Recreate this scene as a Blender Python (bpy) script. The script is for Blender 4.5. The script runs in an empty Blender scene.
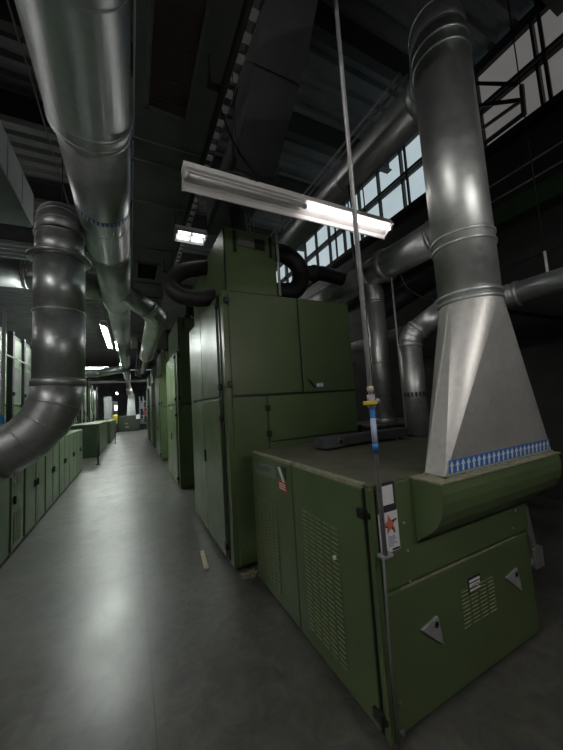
import bpy, bmesh, math, random
from mathutils import Vector, Matrix
random.seed(7)
sc = bpy.context.scene
COL = sc.collection
PI = math.pi

# ------------------------------------------------------------------ materials
def mat(name, base, rough=.5, metal=0., emit=None, estr=0., noise=None, bump=0., spec=.5, nscale=6., rvar=0., dust=None):
    m = bpy.data.materials.new(name); m.use_nodes = True
    nt = m.node_tree; b = nt.nodes['Principled BSDF']
    b.inputs['Base Color'].default_value = (*base, 1); b.inputs['Roughness'].default_value = rough
    b.inputs['Metallic'].default_value = metal; b.inputs['Specular IOR Level'].default_value = spec
    if emit: b.inputs['Emission Color'].default_value = (*emit, 1); b.inputs['Emission Strength'].default_value = estr
    tc = nt.nodes.new('ShaderNodeTexCoord')
    src = tc.outputs['Object']
    if noise or rvar or bump:
        n = nt.nodes.new('ShaderNodeTexNoise'); n.inputs['Scale'].default_value = nscale
        n.inputs['Detail'].default_value = 6; n.inputs['Roughness'].default_value = .6
        nt.links.new(src, n.inputs['Vector'])
        if noise:
            mx = nt.nodes.new('ShaderNodeMix'); mx.data_type = 'RGBA'
            r = nt.nodes.new('ShaderNodeMapRange'); r.inputs[1].default_value = .35; r.inputs[2].default_value = .68
            nt.links.new(n.outputs['Fac'], r.inputs[0]); nt.links.new(r.outputs[0], mx.inputs[0])
            mx.inputs[6].default_value = (*base, 1); mx.inputs[7].default_value = (*noise, 1)
            nt.links.new(mx.outputs[2], b.inputs['Base Color'])
        if rvar:
            r2 = nt.nodes.new('ShaderNodeMapRange'); r2.inputs[1].default_value = .3; r2.inputs[2].default_value = .7
            r2.inputs[3].default_value = max(.02, rough - rvar); r2.inputs[4].default_value = min(1, rough + rvar)
            nt.links.new(n.outputs['Fac'], r2.inputs[0]); nt.links.new(r2.outputs[0], b.inputs['Roughness'])
        if bump:
            bp = nt.nodes.new('ShaderNodeBump'); bp.inputs['Strength'].default_value = bump; bp.inputs['Distance'].default_value = .01
            nt.links.new(n.outputs['Fac'], bp.inputs['Height']); nt.links.new(bp.outputs[0], b.inputs['Normal'])
    return m

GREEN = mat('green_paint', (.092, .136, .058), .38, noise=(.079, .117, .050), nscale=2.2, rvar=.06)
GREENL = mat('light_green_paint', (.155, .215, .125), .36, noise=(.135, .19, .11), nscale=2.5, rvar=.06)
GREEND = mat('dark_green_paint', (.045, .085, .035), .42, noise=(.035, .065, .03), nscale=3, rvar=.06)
DUSTY = mat('dusty_green_top', (.070, .082, .048), .8, noise=(.115, .112, .08), nscale=7, bump=.1)
LINT = mat('dust_line', (.30, .29, .22), .9, noise=(.17, .18, .11), nscale=30)
LOUV = mat('dusty_louvre', (.25, .28, .17), .7, noise=(.15, .19, .10), nscale=25)
BLACK = mat('black_plastic', (.010, .011, .011), .45)
RUBBER = mat('black_hose_rubber', (.018, .017, .018), .6, noise=(.010, .010, .010), nscale=14, bump=.3)
DARKST = mat('dark_steel', (.045, .048, .048), .55, .5, noise=(.03, .032, .032), nscale=8)
GREYST = mat('grey_painted_steel', (.16, .17, .165), .5, .2, noise=(.12, .125, .12), nscale=10)
BAR = mat('blue_grey_steel', (.085, .09, .105), .55, .1, noise=(.065, .07, .08), nscale=12)
WHITE = mat('white_enamel', (.84, .83, .81), .5, noise=(.78, .77, .75), nscale=6)
PAPER = mat('white_paper', (.75, .76, .78), .7)
ENDM = mat('blackish_green_paint', (.02, .03, .018), .5)
INKB = mat('dark_ink', (.02, .025, .03), .6)
GREYI = mat('grey_blue_ink', (.30, .36, .50), .7)
PALEB = mat('pale_blue_print', (.45, .55, .74), .6)
REDI = mat('orange_red_ink', (.62, .16, .09), .6)
RED = mat('red_label', (.42, .06, .05), .5)
YELLOW = mat('yellow_plastic', (.70, .52, .03), .45)
BLUE = mat('blue_label', (.03, .16, .48), .45)
BLUEL = mat('bright_blue_label', (.04, .24, .62), .45)
LOGO = mat('grey_green_plate', (.15, .195, .165), .4)
WALL = mat('painted_block', (.045, .048, .046), .9, noise=(.034, .036, .035), nscale=3, bump=.15)
WALLF = mat('lightened_far_wall', (.20, .21, .21), .9, noise=(.10, .11, .11), nscale=1.2)  # wall colour lightened to put extra light on the far wall
DECK = mat('roof_deck_paint', (.20, .21, .21), .7, noise=(.15, .16, .16), nscale=2)
JOIST = mat('joist_paint', (.055, .058, .058), .6, noise=(.04, .042, .042), nscale=4)
VENT = mat('brown_grille', (.07, .055, .05), .7)
SHEET = mat('dull_duct_sheet', (.13, .145, .14), .55, .35, noise=(.10, .115, .11), nscale=2.2, rvar=.08)
CANVAS = mat('pale_panel', (.42, .44, .45), .7, noise=(.34, .36, .37), nscale=3)
LINTW = mat('pale_wood', (.62, .55, .42), .7, noise=(.5, .43, .31), nscale=20)
TUBE = mat('lit_tube', (1, 1, 1), .5, emit=(1.0, .93, .92), estr=2.4)
TUBED = mat('dim_lit_tube', (1, 1, 1), .5, emit=(.95, 1, .98), estr=1.2)
TUBEC = mat('lit_tube_cool', (1, 1, 1), .5, emit=(.92, 1.0, .94), estr=125)
TUBEB = mat('fill_lamp_tube', (1, 1, 1), .5, emit=(1.0, .95, .91), estr=40)
FILL_LAMPS = [(-3.4, .6, 4.6, 2.44, 'y'), (-2.8, -.6, 3.8, 2.44, 'y'), (1.5, -.7, 2.7, 1.0, 'x'), (-5, 8, 5, 2.44, 'y'), (3.9, 9, 5.0, 2.44, 'y'), (3.6, 17, 5.0, 2.44, 'y'), (3.2, 33, 4.0, 2.44, 'y'), (-3.5, 34, 4.0, 2.44, 'y'), (2.5, 26, 4.0, 2.44, 'y'), (1.6, 30, 4.4, 2.44, 'y')]  # added lamps, placed to fill the hall with light
TUBEO = mat('unlit_tube', (.55, .55, .56), .25)
SCREEN = mat('lit_screen', (.1, .1, .1), .4, emit=(.62, .72, 1.0), estr=1.3)
BACKW = mat('far_pale_blue_steel', (.45, .55, .62), .5, noise=(.3, .38, .45), nscale=5)

def galv(name, c1, c2, rough, scale=26, metal=.84):
    m = bpy.data.materials.new(name); m.use_nodes = True
    nt = m.node_tree; b = nt.nodes['Principled BSDF']; b.inputs['Metallic'].default_value = metal
    tc = nt.nodes.new('ShaderNodeTexCoord')
    v = nt.nodes.new('ShaderNodeTexVoronoi'); v.inputs['Scale'].default_value = scale
    n = nt.nodes.new('ShaderNodeTexNoise'); n.inputs['Scale'].default_value = 3.5; n.inputs['Detail'].default_value = 8
    nt.links.new(tc.outputs['Object'], v.inputs['Vector']); nt.links.new(tc.outputs['Object'], n.inputs['Vector'])
    bw = nt.nodes.new('ShaderNodeRGBToBW'); nt.links.new(v.outputs['Color'], bw.inputs[0])
    a = nt.nodes.new('ShaderNodeMath'); a.operation = 'MULTIPLY_ADD'; a.inputs[1].default_value = .35
    nt.links.new(bw.outputs[0], a.inputs[0]); 
    s = nt.nodes.new('ShaderNodeMath'); s.operation = 'MULTIPLY'; s.inputs[1].default_value = .65
    nt.links.new(n.outputs['Fac'], s.inputs[0]); nt.links.new(s.outputs[0], a.inputs[2])
    mx = nt.nodes.new('ShaderNodeMix'); mx.data_type = 'RGBA'
    r = nt.nodes.new('ShaderNodeMapRange'); r.inputs[1].default_value = .3; r.inputs[2].default_value = .7
    nt.links.new(a.outputs[0], r.inputs[0]); nt.links.new(r.outputs[0], mx.inputs[0])
    mx.inputs[6].default_value = (*c1, 1); mx.inputs[7].default_value = (*c2, 1)
    nt.links.new(mx.outputs[2], b.inputs['Base Color'])
    r2 = nt.nodes.new('ShaderNodeMapRange'); r2.inputs[1].default_value = .25; r2.inputs[2].default_value = .75
    r2.inputs[3].default_value = rough - .07; r2.inputs[4].default_value = rough + .09
    nt.links.new(a.outputs[0], r2.inputs[0]); nt.links.new(r2.outputs[0], b.inputs['Roughness'])
    return m
GALV = galv('galvanised_sheet', (.44, .485, .485), (.55, .595, .595), .39)
GALVB = galv('bright_galvanised_sheet', (.50, .54, .53), (.62, .65, .64), .41, 22)
GALVD = galv('dusty_galvanised_sheet', (.40, .42, .42), (.50, .525, .525), .42, 20)
HOODM = galv('hood_sheet', (.56, .57, .55), (.68, .68, .66), .48, 34, .65)
BRUSH = mat('worn_pipe_steel', (.46, .47, .47), .45, .3, noise=(.3, .31, .31), nscale=9)

def floor_mat():
    m = bpy.data.materials.new('polished_concrete'); m.use_nodes = True
    nt = m.node_tree; N = nt.nodes; L = nt.links; b = N['Principled BSDF']
    tc = N.new('ShaderNodeTexCoord')
    n1 = N.new('ShaderNodeTexNoise'); n1.inputs['Scale'].default_value = .9; n1.inputs['Detail'].default_value = 4; n1.inputs['Roughness'].default_value = .5
    n2 = N.new('ShaderNodeTexNoise'); n2.inputs['Scale'].default_value = 7; n2.inputs['Detail'].default_value = 10; n2.inputs['Roughness'].default_value = .72; n2.inputs['Distortion'].default_value = .8
    n3 = N.new('ShaderNodeTexNoise'); n3.inputs['Scale'].default_value = 2.6; n3.inputs['Detail'].default_value = 2; n3.inputs['Distortion'].default_value = .3
    for n in (n1, n2, n3): L.new(tc.outputs['Object'], n.inputs['Vector'])
    cr = N.new('ShaderNodeValToRGB')
    cr.color_ramp.elements[0].position = .25; cr.color_ramp.elements[0].color = (.085, .085, .075, 1)
    cr.color_ramp.elements[1].position = .74; cr.color_ramp.elements[1].color = (.175, .175, .158, 1)
    L.new(n1.outputs['Fac'], cr.inputs[0])
    mx = N.new('ShaderNodeMix'); mx.data_type = 'RGBA'; mx.blend_type = 'MULTIPLY'; mx.inputs[0].default_value = .7
    cr2 = N.new('ShaderNodeValToRGB'); cr2.color_ramp.elements[0].position = .34; cr2.color_ramp.elements[0].color = (.22, .22, .21, 1); cr2.color_ramp.elements[1].position = .66; cr2.color_ramp.elements[1].color = (1, 1, .98, 1)
    L.new(n2.outputs['Fac'], cr2.inputs[0]); L.new(cr.outputs[0], mx.inputs[6]); L.new(cr2.outputs[0], mx.inputs[7])
    # saw-cut joint running along the aisle
    sp = N.new('ShaderNodeSeparateXYZ'); L.new(tc.outputs['Object'], sp.inputs[0])
    su = N.new('ShaderNodeMath'); su.operation = 'SUBTRACT'; su.inputs[1].default_value = .092; L.new(sp.outputs[0], su.inputs[0])
    ab = N.new('ShaderNodeMath'); ab.operation = 'ABSOLUTE'; L.new(su.outputs[0], ab.inputs[0])
    lt = N.new('ShaderNodeMath'); lt.operation = 'LESS_THAN'; lt.inputs[1].default_value = .0035; L.new(ab.outputs[0], lt.inputs[0])
    m2 = N.new('ShaderNodeMix'); m2.data_type = 'RGBA'; L.new(lt.outputs[0], m2.inputs[0]); L.new(mx.outputs[2], m2.inputs[6]); m2.inputs[7].default_value = (.035, .035, .035, 1)
    L.new(m2.outputs[2], b.inputs['Base Color'])
    r = N.new('ShaderNodeMapRange'); r.inputs[1].default_value = .1; r.inputs[2].default_value = .9; r.inputs[3].default_value = .285; r.inputs[4].default_value = .42
    L.new(n3.outputs['Fac'], r.inputs[0]); L.new(r.outputs[0], b.inputs['Roughness'])
    b.inputs['Specular IOR Level'].default_value = .6
    return m
FLOOR = floor_mat()

def pane_mat(name, c1, c2, s):
    m = mat(name, (.3, .32, .33), .6)
    nt = m.node_tree; b = nt.nodes['Principled BSDF']
    tc = nt.nodes.new('ShaderNodeTexCoord'); n = nt.nodes.new('ShaderNodeTexNoise'); n.inputs['Scale'].default_value = 1.6; n.inputs['Detail'].default_value = 5
    nt.links.new(tc.outputs['Object'], n.inputs['Vector'])
    mx = nt.nodes.new('ShaderNodeMix'); mx.data_type = 'RGBA'; mx.inputs[6].default_value = (*c1, 1); mx.inputs[7].default_value = (*c2, 1)
    nt.links.new(n.outputs['Fac'], mx.inputs[0]); nt.links.new(mx.outputs[2], b.inputs['Emission Color'])
    b.inputs['Emission Strength'].default_value = s
    return m
PANE = pane_mat('frosted_pane', (.52, .66, .72), (.76, .90, .95), .25)
PANED = pane_mat('dirty_frosted_pane', (.50, .48, .47), (.75, .70, .68), .07)

# ------------------------------------------------------------------ mesh builder
class MB:
    def __init__(s): s.v = []; s.f = []; s.m = []; s.s = []
    def add(s, vs, fs, m=0, smooth=False):
        o = len(s.v); s.v += [tuple(v) for v in vs]
        for f in fs: s.f.append([i + o for i in f]); s.m.append(m); s.s.append(smooth)
        return s
    def box(s, x0, x1, y0, y1, z0, z1, m=0):
        v = [(x, y, z) for x in (x0, x1) for y in (y0, y1) for z in (z0, z1)]
        return s.add(v, [(0, 1, 3, 2), (4, 6, 7, 5), (0, 4, 5, 1), (2, 3, 7, 6), (0, 2, 6, 4), (1, 5, 7, 3)], m)
    def obox(s, c, ux, uy, uz, a, b, d, m=0):
        c = Vector(c); ux, uy, uz = Vector(ux).normalized(), Vector(uy).normalized(), Vector(uz).normalized()
        v = [c + ux*i*a/2 + uy*j*b/2 + uz*k*d/2 for i in (-1, 1) for j in (-1, 1) for k in (-1, 1)]
        return s.add(v, [(0, 1, 3, 2), (4, 6, 7, 5), (0, 4, 5, 1), (2, 3, 7, 6), (0, 2, 6, 4), (1, 5, 7, 3)], m)
    def beam(s, p, q, w, h=None, m=0, up=(0, 0, 1)):
        p, q = Vector(p), Vector(q); d = (q - p); L = d.length; d.normalize()
        u = Vector(up)
        if abs(d.dot(u)) > .95: u = Vector((0, 1, 0))
        sd = d.cross(u).normalized(); u = sd.cross(d)
        return s.obox((p + q)/2, d, sd, u, L, w, h or w, m)
    def tube(s, pts, r, n=24, m=0, cap=True, smooth=True, inner=None):
        P = [Vector(p) for p in pts]; R = r if isinstance(r, (list, tuple)) else [r]*len(P)
        T = []
        for i in range(len(P)):
            a = P[max(i - 1, 0)]; b = P[min(i + 1, len(P) - 1)]
            if i and i < len(P) - 1: t = ((P[i] - a).normalized() + (b - P[i]).normalized())
            else: t = b - a
            T.append(t.normalized())
        u = Vector((0, 0, 1)) if abs(T[0].z) < .9 else Vector((1, 0, 0))
        u = (u - T[0]*u.dot(T[0])).normalized()
        vs = []
        for i, p in enumerate(P):
            if i:
                q = T[i - 1].rotation_difference(T[i]); u = q @ u; u = (u - T[i]*u.dot(T[i])).normalized()
            w = T[i].cross(u)
            # mitre: keep a round section across a bend
            for k in range(n):
                a = 2*PI*k/n; vs.append(p + (u*math.cos(a) + w*math.sin(a))*R[i])
        fs = []
        for i in range(len(P) - 1):
            for k in range(n):
                a = i*n + k; b = i*n + (k + 1) % n; fs.append((a, b, b + n, a + n))
        s.add(vs, fs, m, smooth)
        if cap:
            o = len(s.v) - len(vs)
            s.f.append([o + k for k in range(n)][::-1]); s.m.append(m); s.s.append(False)
            s.f.append([o + (len(P) - 1)*n + k for k in range(n)]); s.m.append(m); s.s.append(False)
        return s
    def prism(s, poly, axis, a, b, m=0, smooth=False):
        n = len(poly)
        def P(p, t): return {'x': (t, p[0], p[1]), 'y': (p[0], t, p[1]), 'z': (p[0], p[1], t)}[axis]
        vs = [P(p, a) for p in poly] + [P(p, b) for p in poly]
        s.add(vs, [(i, (i + 1) % n, (i + 1) % n + n, i + n) for i in range(n)], m, smooth)
        s.add(vs, [tuple(range(n))[::-1], tuple(range(n, 2*n))], m)
        return s
    def mesh(s, name, mats, off=(0, 0, 0)):
        me = bpy.data.meshes.new(name); off = Vector(off)
        me.from_pydata([Vector(v) - off for v in s.v], [], s.f)
        for mm in (mats if isinstance(mats, (list, tuple)) else [mats]): me.materials.append(mm)
        me.polygons.foreach_set('material_index', s.m); me.polygons.foreach_set('use_smooth', s.s)
        bm = bmesh.new(); bm.from_mesh(me); bmesh.ops.recalc_face_normals(bm, faces=bm.faces); bm.to_mesh(me); bm.free()
        me.update(); return me

def bevel(o, w, seg=2):
    b = o.modifiers.new('bevel', 'BEVEL'); b.width = w; b.segments = seg; b.limit_method = 'ANGLE'; b.angle_limit = math.radians(40)

class Thing:
    def __init__(s, name, label, cat, loc=(0, 0, 0), group=None):
        s.loc = Vector(loc); s.o = bpy.data.objects.new(name, None); COL.objects.link(s.o); s.o.location = loc
        s.o.empty_display_size = .1
        s.o['label'] = label; s.o['category'] = cat
        if group: s.o['group'] = group
    def part(s, name, mb, mats, bv=0, parent=None, label=None):
        o = bpy.data.objects.new(name, mb.mesh(name, mats, s.loc)); COL.objects.link(o); o.parent = parent or s.o
        if bv: bevel(o, bv)
        if label: o['label'] = label
        return o
def solo(name, mb, mats, label, cat, loc=(0, 0, 0), group=None, bv=0, kind=None):
    o = bpy.data.objects.new(name, mb.mesh(name, mats, loc)); COL.objects.link(o); o.location = loc
    if label: o['label'] = label; o['category'] = cat
    if group: o['group'] = group
    if kind: o['kind'] = kind
    if bv: bevel(o, bv)
    return o
def struct(name, mb, mats, parent=None):
    o = bpy.data.objects.new(name, mb.mesh(name, mats)); COL.objects.link(o)
    if parent: o.parent = parent
    else: o['kind'] = 'structure'
    return o
def copy_tree(o, parent=None):
    c = o.copy(); COL.objects.link(c)
    if parent: c.parent = parent
    for ch in list(o.children): copy_tree(ch, c)
    return c

def text_mb(mb, txt, origin, ux, uy, height, m=0, depth=.0006):
    cu = bpy.data.curves.new('lettering', 'FONT'); cu.body = txt; cu.size = height; cu.resolution_u = 2
    ob = bpy.data.objects.new('lettering', cu); COL.objects.link(ob)
    dg = bpy.context.evaluated_depsgraph_get(); me = ob.evaluated_get(dg).to_mesh()
    o = Vector(origin); ux = Vector(ux).normalized(); uy = Vector(uy).normalized(); nz = ux.cross(uy)
    mb.add([o + ux*v.co.x + uy*v.co.y + nz*depth for v in me.vertices], [tuple(p.vertices) for p in me.polygons], m)
    ob.evaluated_get(dg).to_mesh_clear(); bpy.data.objects.remove(ob); bpy.data.curves.remove(cu)

# ---- ducts: a polyline with gored elbows at its corners
def corner_arc(a, c, b, R, n):
    a, c, b = Vector(a), Vector(c), Vector(b)
    d1 = (a - c).normalized(); d2 = (b - c).normalized(); ang = d1.angle(d2); t = R/math.tan(ang/2)
    t = min(t, .98*(a - c).length, .98*(b - c).length); R = t*math.tan(ang/2)
    cen = c + (d1 + d2).normalized()*(R/math.sin(ang/2)); s = c + d1*t - cen; e = c + d2*t - cen
    q = s.rotation_difference(e); ax, an = q.to_axis_angle()
    return [cen + Matrix.Rotation(an*i/n, 3, ax) @ s for i in range(n + 1)]
def ring(mb, p, d, r, w, h, m=0, n=32):
    p = Vector(p); d = Vector(d).normalized()
    mb.tube([p - d*w/2, p - d*w*.3, p + d*w*.3, p + d*w/2], [r + .001, r + h, r + h, r + .001], n, m)
def duct(T, pts, r, R, gores=5, m=None, n=32, collars=True, seam=.006, every=1.2):
    m = m or GALV; P = [Vector(p) for p in pts]; cur = P[0]
    for i in range(1, len(P)):
        if i < len(P) - 1: arc = corner_arc(P[i - 1] if i == 1 else cur, P[i], P[i + 1], R, gores)
        else: arc = None
        end = arc[0] if arc else P[i]
        if (end - cur).length > .03:
            mb = MB().tube([cur, end], r, n); d = (end - cur); L = d.length; k = int(L/every)
            for j in range(1, k + 1): ring(mb, cur + d*(j/(k + 1)), d, r, .02, .005, 0, n)
            T.part('pipe_section', mb, m)
        if arc:
            mb = MB().tube(arc, r*1.004, n)
            for j in range(1, len(arc) - 1): ring(mb, arc[j], arc[j + 1] - arc[j - 1], r*1.004, .014, seam, 0, n)
            T.part('elbow', mb, m)
            if collars:
                for e, d in ((arc[0], arc[1] - arc[0]), (arc[-1], arc[-1] - arc[-2])):
                    c = MB(); ring(c, e, d, r, .045, .012, 0, n); T.part('collar', c, m)
            cur = arc[-1]
def band(T, p, d, r, w=.03, h=.012, m=None, n=32, name='collar', parent=None):
    c = MB(); ring(c, p, d, r, w, h, 0, n); return T.part(name, c, m or GALV, parent=parent)

# ------------------------------------------------------------------ camera
cam = bpy.data.cameras.new('camera'); co = bpy.data.objects.new('camera', cam); COL.objects.link(co)
f, pi_, ya, ro = 304.85, .0892, .4642, -.06342
cp, sp, cy, sy, cr_, sr = math.cos(pi_), math.sin(pi_), math.cos(ya), math.sin(ya), math.cos(ro), math.sin(ro)
fwd = Vector((sy*cp, cy*cp, sp)); right = Vector((cy, -sy, 0)); up = right.cross(fwd)
rr = right*cr_ + up*sr; uu = up*cr_ - right*sr
M = Matrix((rr, uu, -fwd)).transposed().to_4x4(); M.translation = (0, 0, 1.65); co.matrix_world = M
cam.sensor_fit = 'HORIZONTAL'; cam.sensor_width = 36; cam.lens = f/563*36; cam.clip_start = .05; cam.clip_end = 200
sc.camera = co

# ------------------------------------------------------------------ room shell
XL, XR, YB, YF, ZC = -8.0, 5.5, -6.0, 46.0, 7.30
struct('floor', MB().box(XL - .2, XR + .2, YB - .2, YF + .2, -.2, 0), FLOOR)
struct('wall_left', MB().box(XL - .2, XL, YB, YF, 0, ZC), WALL)
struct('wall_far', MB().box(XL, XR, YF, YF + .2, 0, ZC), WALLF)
struct('wall_rear', MB().box(XL, XR, YB - .2, YB, 0, ZC), WALL)
w = MB().box(XR, XR + .2, YB, YF, 0, 5.66).box(XR, XR + .2, YB, YF, 7.15, ZC)
w.box(XR, XR + .2, YB, .2, 5.66, 7.15).box(XR, XR + .2, 17.0, YF, 5.66, 7.15)
for i in range(9): w.box(XR - .012, XR, YB, 17, .6*i + .595, .6*i + .605)
struct('wall_right', w, WALL)
d = MB().box(XL - .2, XR + .2, YB - .2, YF + .2, ZC + .08, ZC + .2)
y = YB
while y < 30:
    d.prism([(y + .04, ZC + .08), (y + .08, ZC), (y + .19, ZC), (y + .23, ZC + .08)], 'x', XL, XR); y += .33
struct('ceiling', d, DECK)
ys = [.2, 2.7, 4.4, 6.5, 8.6, 10.7, 12.8, 14.9, 17.0]
for i in range(8):
    a, b = ys[i], ys[i + 1]
    pane = struct('window_%d' % (i + 1), MB().box(XR + .08, XR + .10, a, b, 5.66, 7.15), PANED if i < 1 else PANE)
    fr = MB()
    for k in range(4):
        yy = a + (b - a)*k/3; fr.box(XR - .01, XR + .12, max(a, yy - .018), min(b, yy + .018), 5.66, 7.15)
    for z in (5.68, 6.42, 7.13): fr.box(XR - .01, XR + .12, a, b, z - .02, z + .02)
    struct('window_frame', fr, DARKST, pane)

# roof steel
for i, y in enumerate((1.5, 3.1, 4.7, 6.3, 8.6, 11, 14)):
    j = MB().box(XL, XR, y - .07, y + .07, 6.82, 6.84).box(XL, XR, y - .07, y + .07, 7.26, 7.28).box(XL, XR, y - .008, y + .008, 6.84, 7.26)
    solo('roof_joist', j, JOIST, 'dark steel beam crossing under the corrugated roof deck', 'roof beam', (0, y, 6.82), 'roof beams under the deck')

# ------------------------------------------------------------------ near low green machine (the one under the hood)
X0, X1, Y0, Y1, H = 1.06, 2.43, 1.225, 2.86, 1.20
T = Thing('carding_machine', 'nearest low green machine cabinet with dusty top under the flared metal hood', 'machine', (1.74, 2.04, 0))
b = MB().box(X0 + .012, X1, Y0 + .012, Y1, .03, H - .012).box(X0 + .04, X1 - .03, Y0 + .05, Y1 - .02, 0, .03)
T.part('body', b, GREEN, .006)
T.part('top_panel', MB().box(X0 + .006, X1 + .004, Y0 + .008, Y1, H - .012, H + .002), DUSTY, .003, label='dusty grey-green top')
# side doors (face -x)
def louvre(mb, p, du, dv, nv, cols, rows, w, h, pitch_u, pitch_v, m=0):
    p, du, dv, nv = Vector(p), Vector(du), Vector(dv), Vector(nv)
    mb.obox(p + du*(cols - 1)*pitch_u/2 + dv*(rows - 1)*pitch_v/2, du, dv, nv, (cols - 1)*pitch_u + w + .01, (rows - 1)*pitch_v + h + .01, .003, 1)
    for i in range(cols):
        for j in range(rows):
            c = p + du*(i*pitch_u) + dv*(j*pitch_v); t = (dv*.55 + nv*.45).normalized()
            mb.obox(c + nv*.003, du, t, du.cross(t), w, h, .004, m)
dA = T.part('door', MB().box(X0 - .012, X0 + .014, 2.045, 2.845, .05, 1.185), GREEN, .006)
dB = T.part('door', MB().box(X0 - .012, X0 + .014, 1.275, 2.03, .05, 1.185), GREEN, .006)
lv = MB(); louvre(lv, (X0 - .012, 2.70, .16), (0, -1, 0), (0, 0, 1), (-1, 0, 0), 5, 24, .052, .016, .085, .0275)
T.part('louvre_panel', lv, [LOUV, GREEN], parent=dA, label='rows of dusty pressed louvres')
lv = MB(); louvre(lv, (X0 - .012, 1.87, .16), (0, -1, 0), (0, 0, 1), (-1, 0, 0), 5, 28, .060, .016, .083, .0275)
T.part('louvre_panel', lv, [LOUV, GREEN], parent=dB, label='rows of dusty pressed louvres')
lg = MB().prism([(2.755, 1.10), (2.32, 1.135), (2.29, 1.035), (2.74, 1.01)], 'x', X0 - .017, X0 - .011, 0)
text_mb(lg, 'Trützschler', (X0 - .0175, 2.735, 1.050), (0, -1, .06), (0, .0, 1), .072, 1)
T.part('name_plate', lg, [LOGO, INKB], parent=dA, label='grey-green name plate with dark lettering')
lg = MB().prism([(2.262, 1.14), (2.225, 1.14), (2.155, 1.035), (2.185, 1.035)], 'x', X0 - .016, X0 - .011, 0)
lg.prism([(2.20, 1.155), (2.115, 1.155), (2.13, 1.06)], 'x', X0 - .016, X0 - .011, 1)
T.part('emblem', lg, [PAPER, INKB], parent=dA, label='slanted white stroke and black wedge emblem')
rl = MB().box(X0 - .016, X0 - .011, 2.125, 2.262, .965, 1.040, 0)
for z in (.985, 1.003, 1.020): rl.box(X0 - .018, X0 - .015, 2.14, 2.245, z - .004, z + .003, 1)
T.part('red_label', rl, [RED, PAPER], parent=dA)
T.part('stud', MB().tube([(X0 - .011, 1.545, .74), (X0 - .026, 1.545, .74)], .012, 12), WHITE, parent=dB)
T.part('stud', MB().tube([(X0 - .011, 2.70, .90), (X0 - .022, 2.70, .90)], .010, 12), GREYST, parent=dA)
T.part('dust_line', MB().box(X0 - .010, X0 + .03, 1.28, 2.02, 1.186, 1.2055), LINT)
T.part('dust_line', MB().box(X0 - .010, X0 + .02, 2.05, 2.84, 1.186, 1.204), LINT)
for z in (1.063, .125):
    T.part('latch', MB().box(X0 - .030, X0 + .004, 1.245, 1.305, z - .024, z + .024).box(X0 - .02, X0 + .004, 1.225, 1.25, z - .016, z + .010), BLACK, .004)
T.part('door_gap', MB().box(X0 - .002, X0 + .013, 1.258, 1.276, .04, 1.188), BLACK)
T.part('corner_post', MB().box(X0 - .004, X0 + .03, 1.222, 1.256, .03, 1.19), GREEN, .006)
# front face (face -y)
T.part('front_panel', MB().box(X0 + .045, X1 - .012, Y0 - .006, Y0 + .014, .69, 1.195), GREEN, .004)
ap = T.part('access_panel', MB().box(X0 + .045, X1 - .06, Y0 - .010, Y0 + .014, .05, .676), GREEN, .006)
T.part('dust_line', MB().box(1.20, 2.25, Y0 - .011, Y0 - .004, .674, .682), LINT)
lv = MB(); louvre(lv, (1.672, Y0 - .010, .335), (1, 0, .0), (0, 0, 1), (0, -1, 0), 4, 10, .060, .014, .081, .0205)
T.part('louvre_panel', lv, [LOUV, GREEN], parent=ap)
for cx, cz, s in ((1.385, .40, 1), (2.15, .425, 1)):
    hp = T.part('handle', MB().prism([(cx - .075, cz + .05), (cx + .05, cz + .075), (cx + .072, cz - .072)], 'y', Y0 - .022, Y0 - .008), BRUSH, .003, parent=ap, label='grey triangular pull handle')
    T.part('handle_hole', MB().tube([(cx + .032, Y0 - .024, cz + .042), (cx + .032, Y0 - .019, cz + .042)], .016, 16), BLACK, parent=hp)
wl = MB().box(1.715, 1.832, Y0 - .013, Y0 - .009, .492, .574, 0)
for z, h, m in ((.556, .012, 1), (.530, .022, 1), (.506, .010, 1)): wl.box(1.725, 1.822, Y0 - .015, Y0 - .012, z - h/2, z + h/2, m)
text_mb(wl, 'WARNING', (1.738, Y0 - .0155, .523), (1, 0, 0), (0, 0, 1), .018, 0)
T.part('warning_label', wl, [INKB, PAPER], parent=ap, label='small black and white warning label')
for x, z in ((1.27, .695), (1.268, .985), (1.275, .845), (2.23, .735), (2.283, .837)):
    T.part('stud', MB().tube([(x, Y0 - .004, z), (x, Y0 - .013, z)], .006, 10), GREYI)
for z in (.19, .065): T.part('stud', MB().tube([(1.125, Y0 - .004, z), (1.125, Y0 - .022, z)], .012, 10), GREYST)
# instruction sheet
il = MB().box(1.100, 1.222, Y0 - .0095, Y0 - .0055, 1.062, 1.208, 1)
il.box(1.113, 1.207, Y0 - .0115, Y0 - .009, 1.098, 1.192, 0)
il.box(1.098, 1.226, Y0 - .0085, Y0 - .0055, .868, 1.062, 0)
st = []
for k in range(10):
    a = PI/2 + k*PI/5 + .15; q = .052 if k % 2 == 0 else .022; st.append((1.168 + q*math.cos(a), 1.000 + q*math.sin(a)))
vs = [(1.168, Y0 - .0100, 1.000)] + [(p[0], Y0 - .0100, p[1]) for p in st]
il.add(vs, [(0, 1 + k, 1 + (k + 1) % 10) for k in range(10)], 2)
il.beam((1.185, Y0 - .0105, 1.012), (1.215, Y0 - .0105, 1.020), .002, .007, 1, (0, 0, 1)).beam((1.180, Y0 - .0105, .985), (1.198, Y0 - .0105, .955), .002, .007, 1, (0, 0, 1)).beam((1.150, Y0 - .0105, .990), (1.122, Y0 - .0105, 1.0), .002, .006, 1)
for k, (z, wd) in enumerate(((.940, .045), (.930, .05), (.919, .04), (.908, .055), (.897, .03))): il.box(1.150, 1.150 + wd, Y0 - .0102, Y0 - .008, z - .003, z + .003, 3)
il.box(1.172, 1.222, Y0 - .0102, Y0 - .008, .872, .882, 1)
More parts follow.
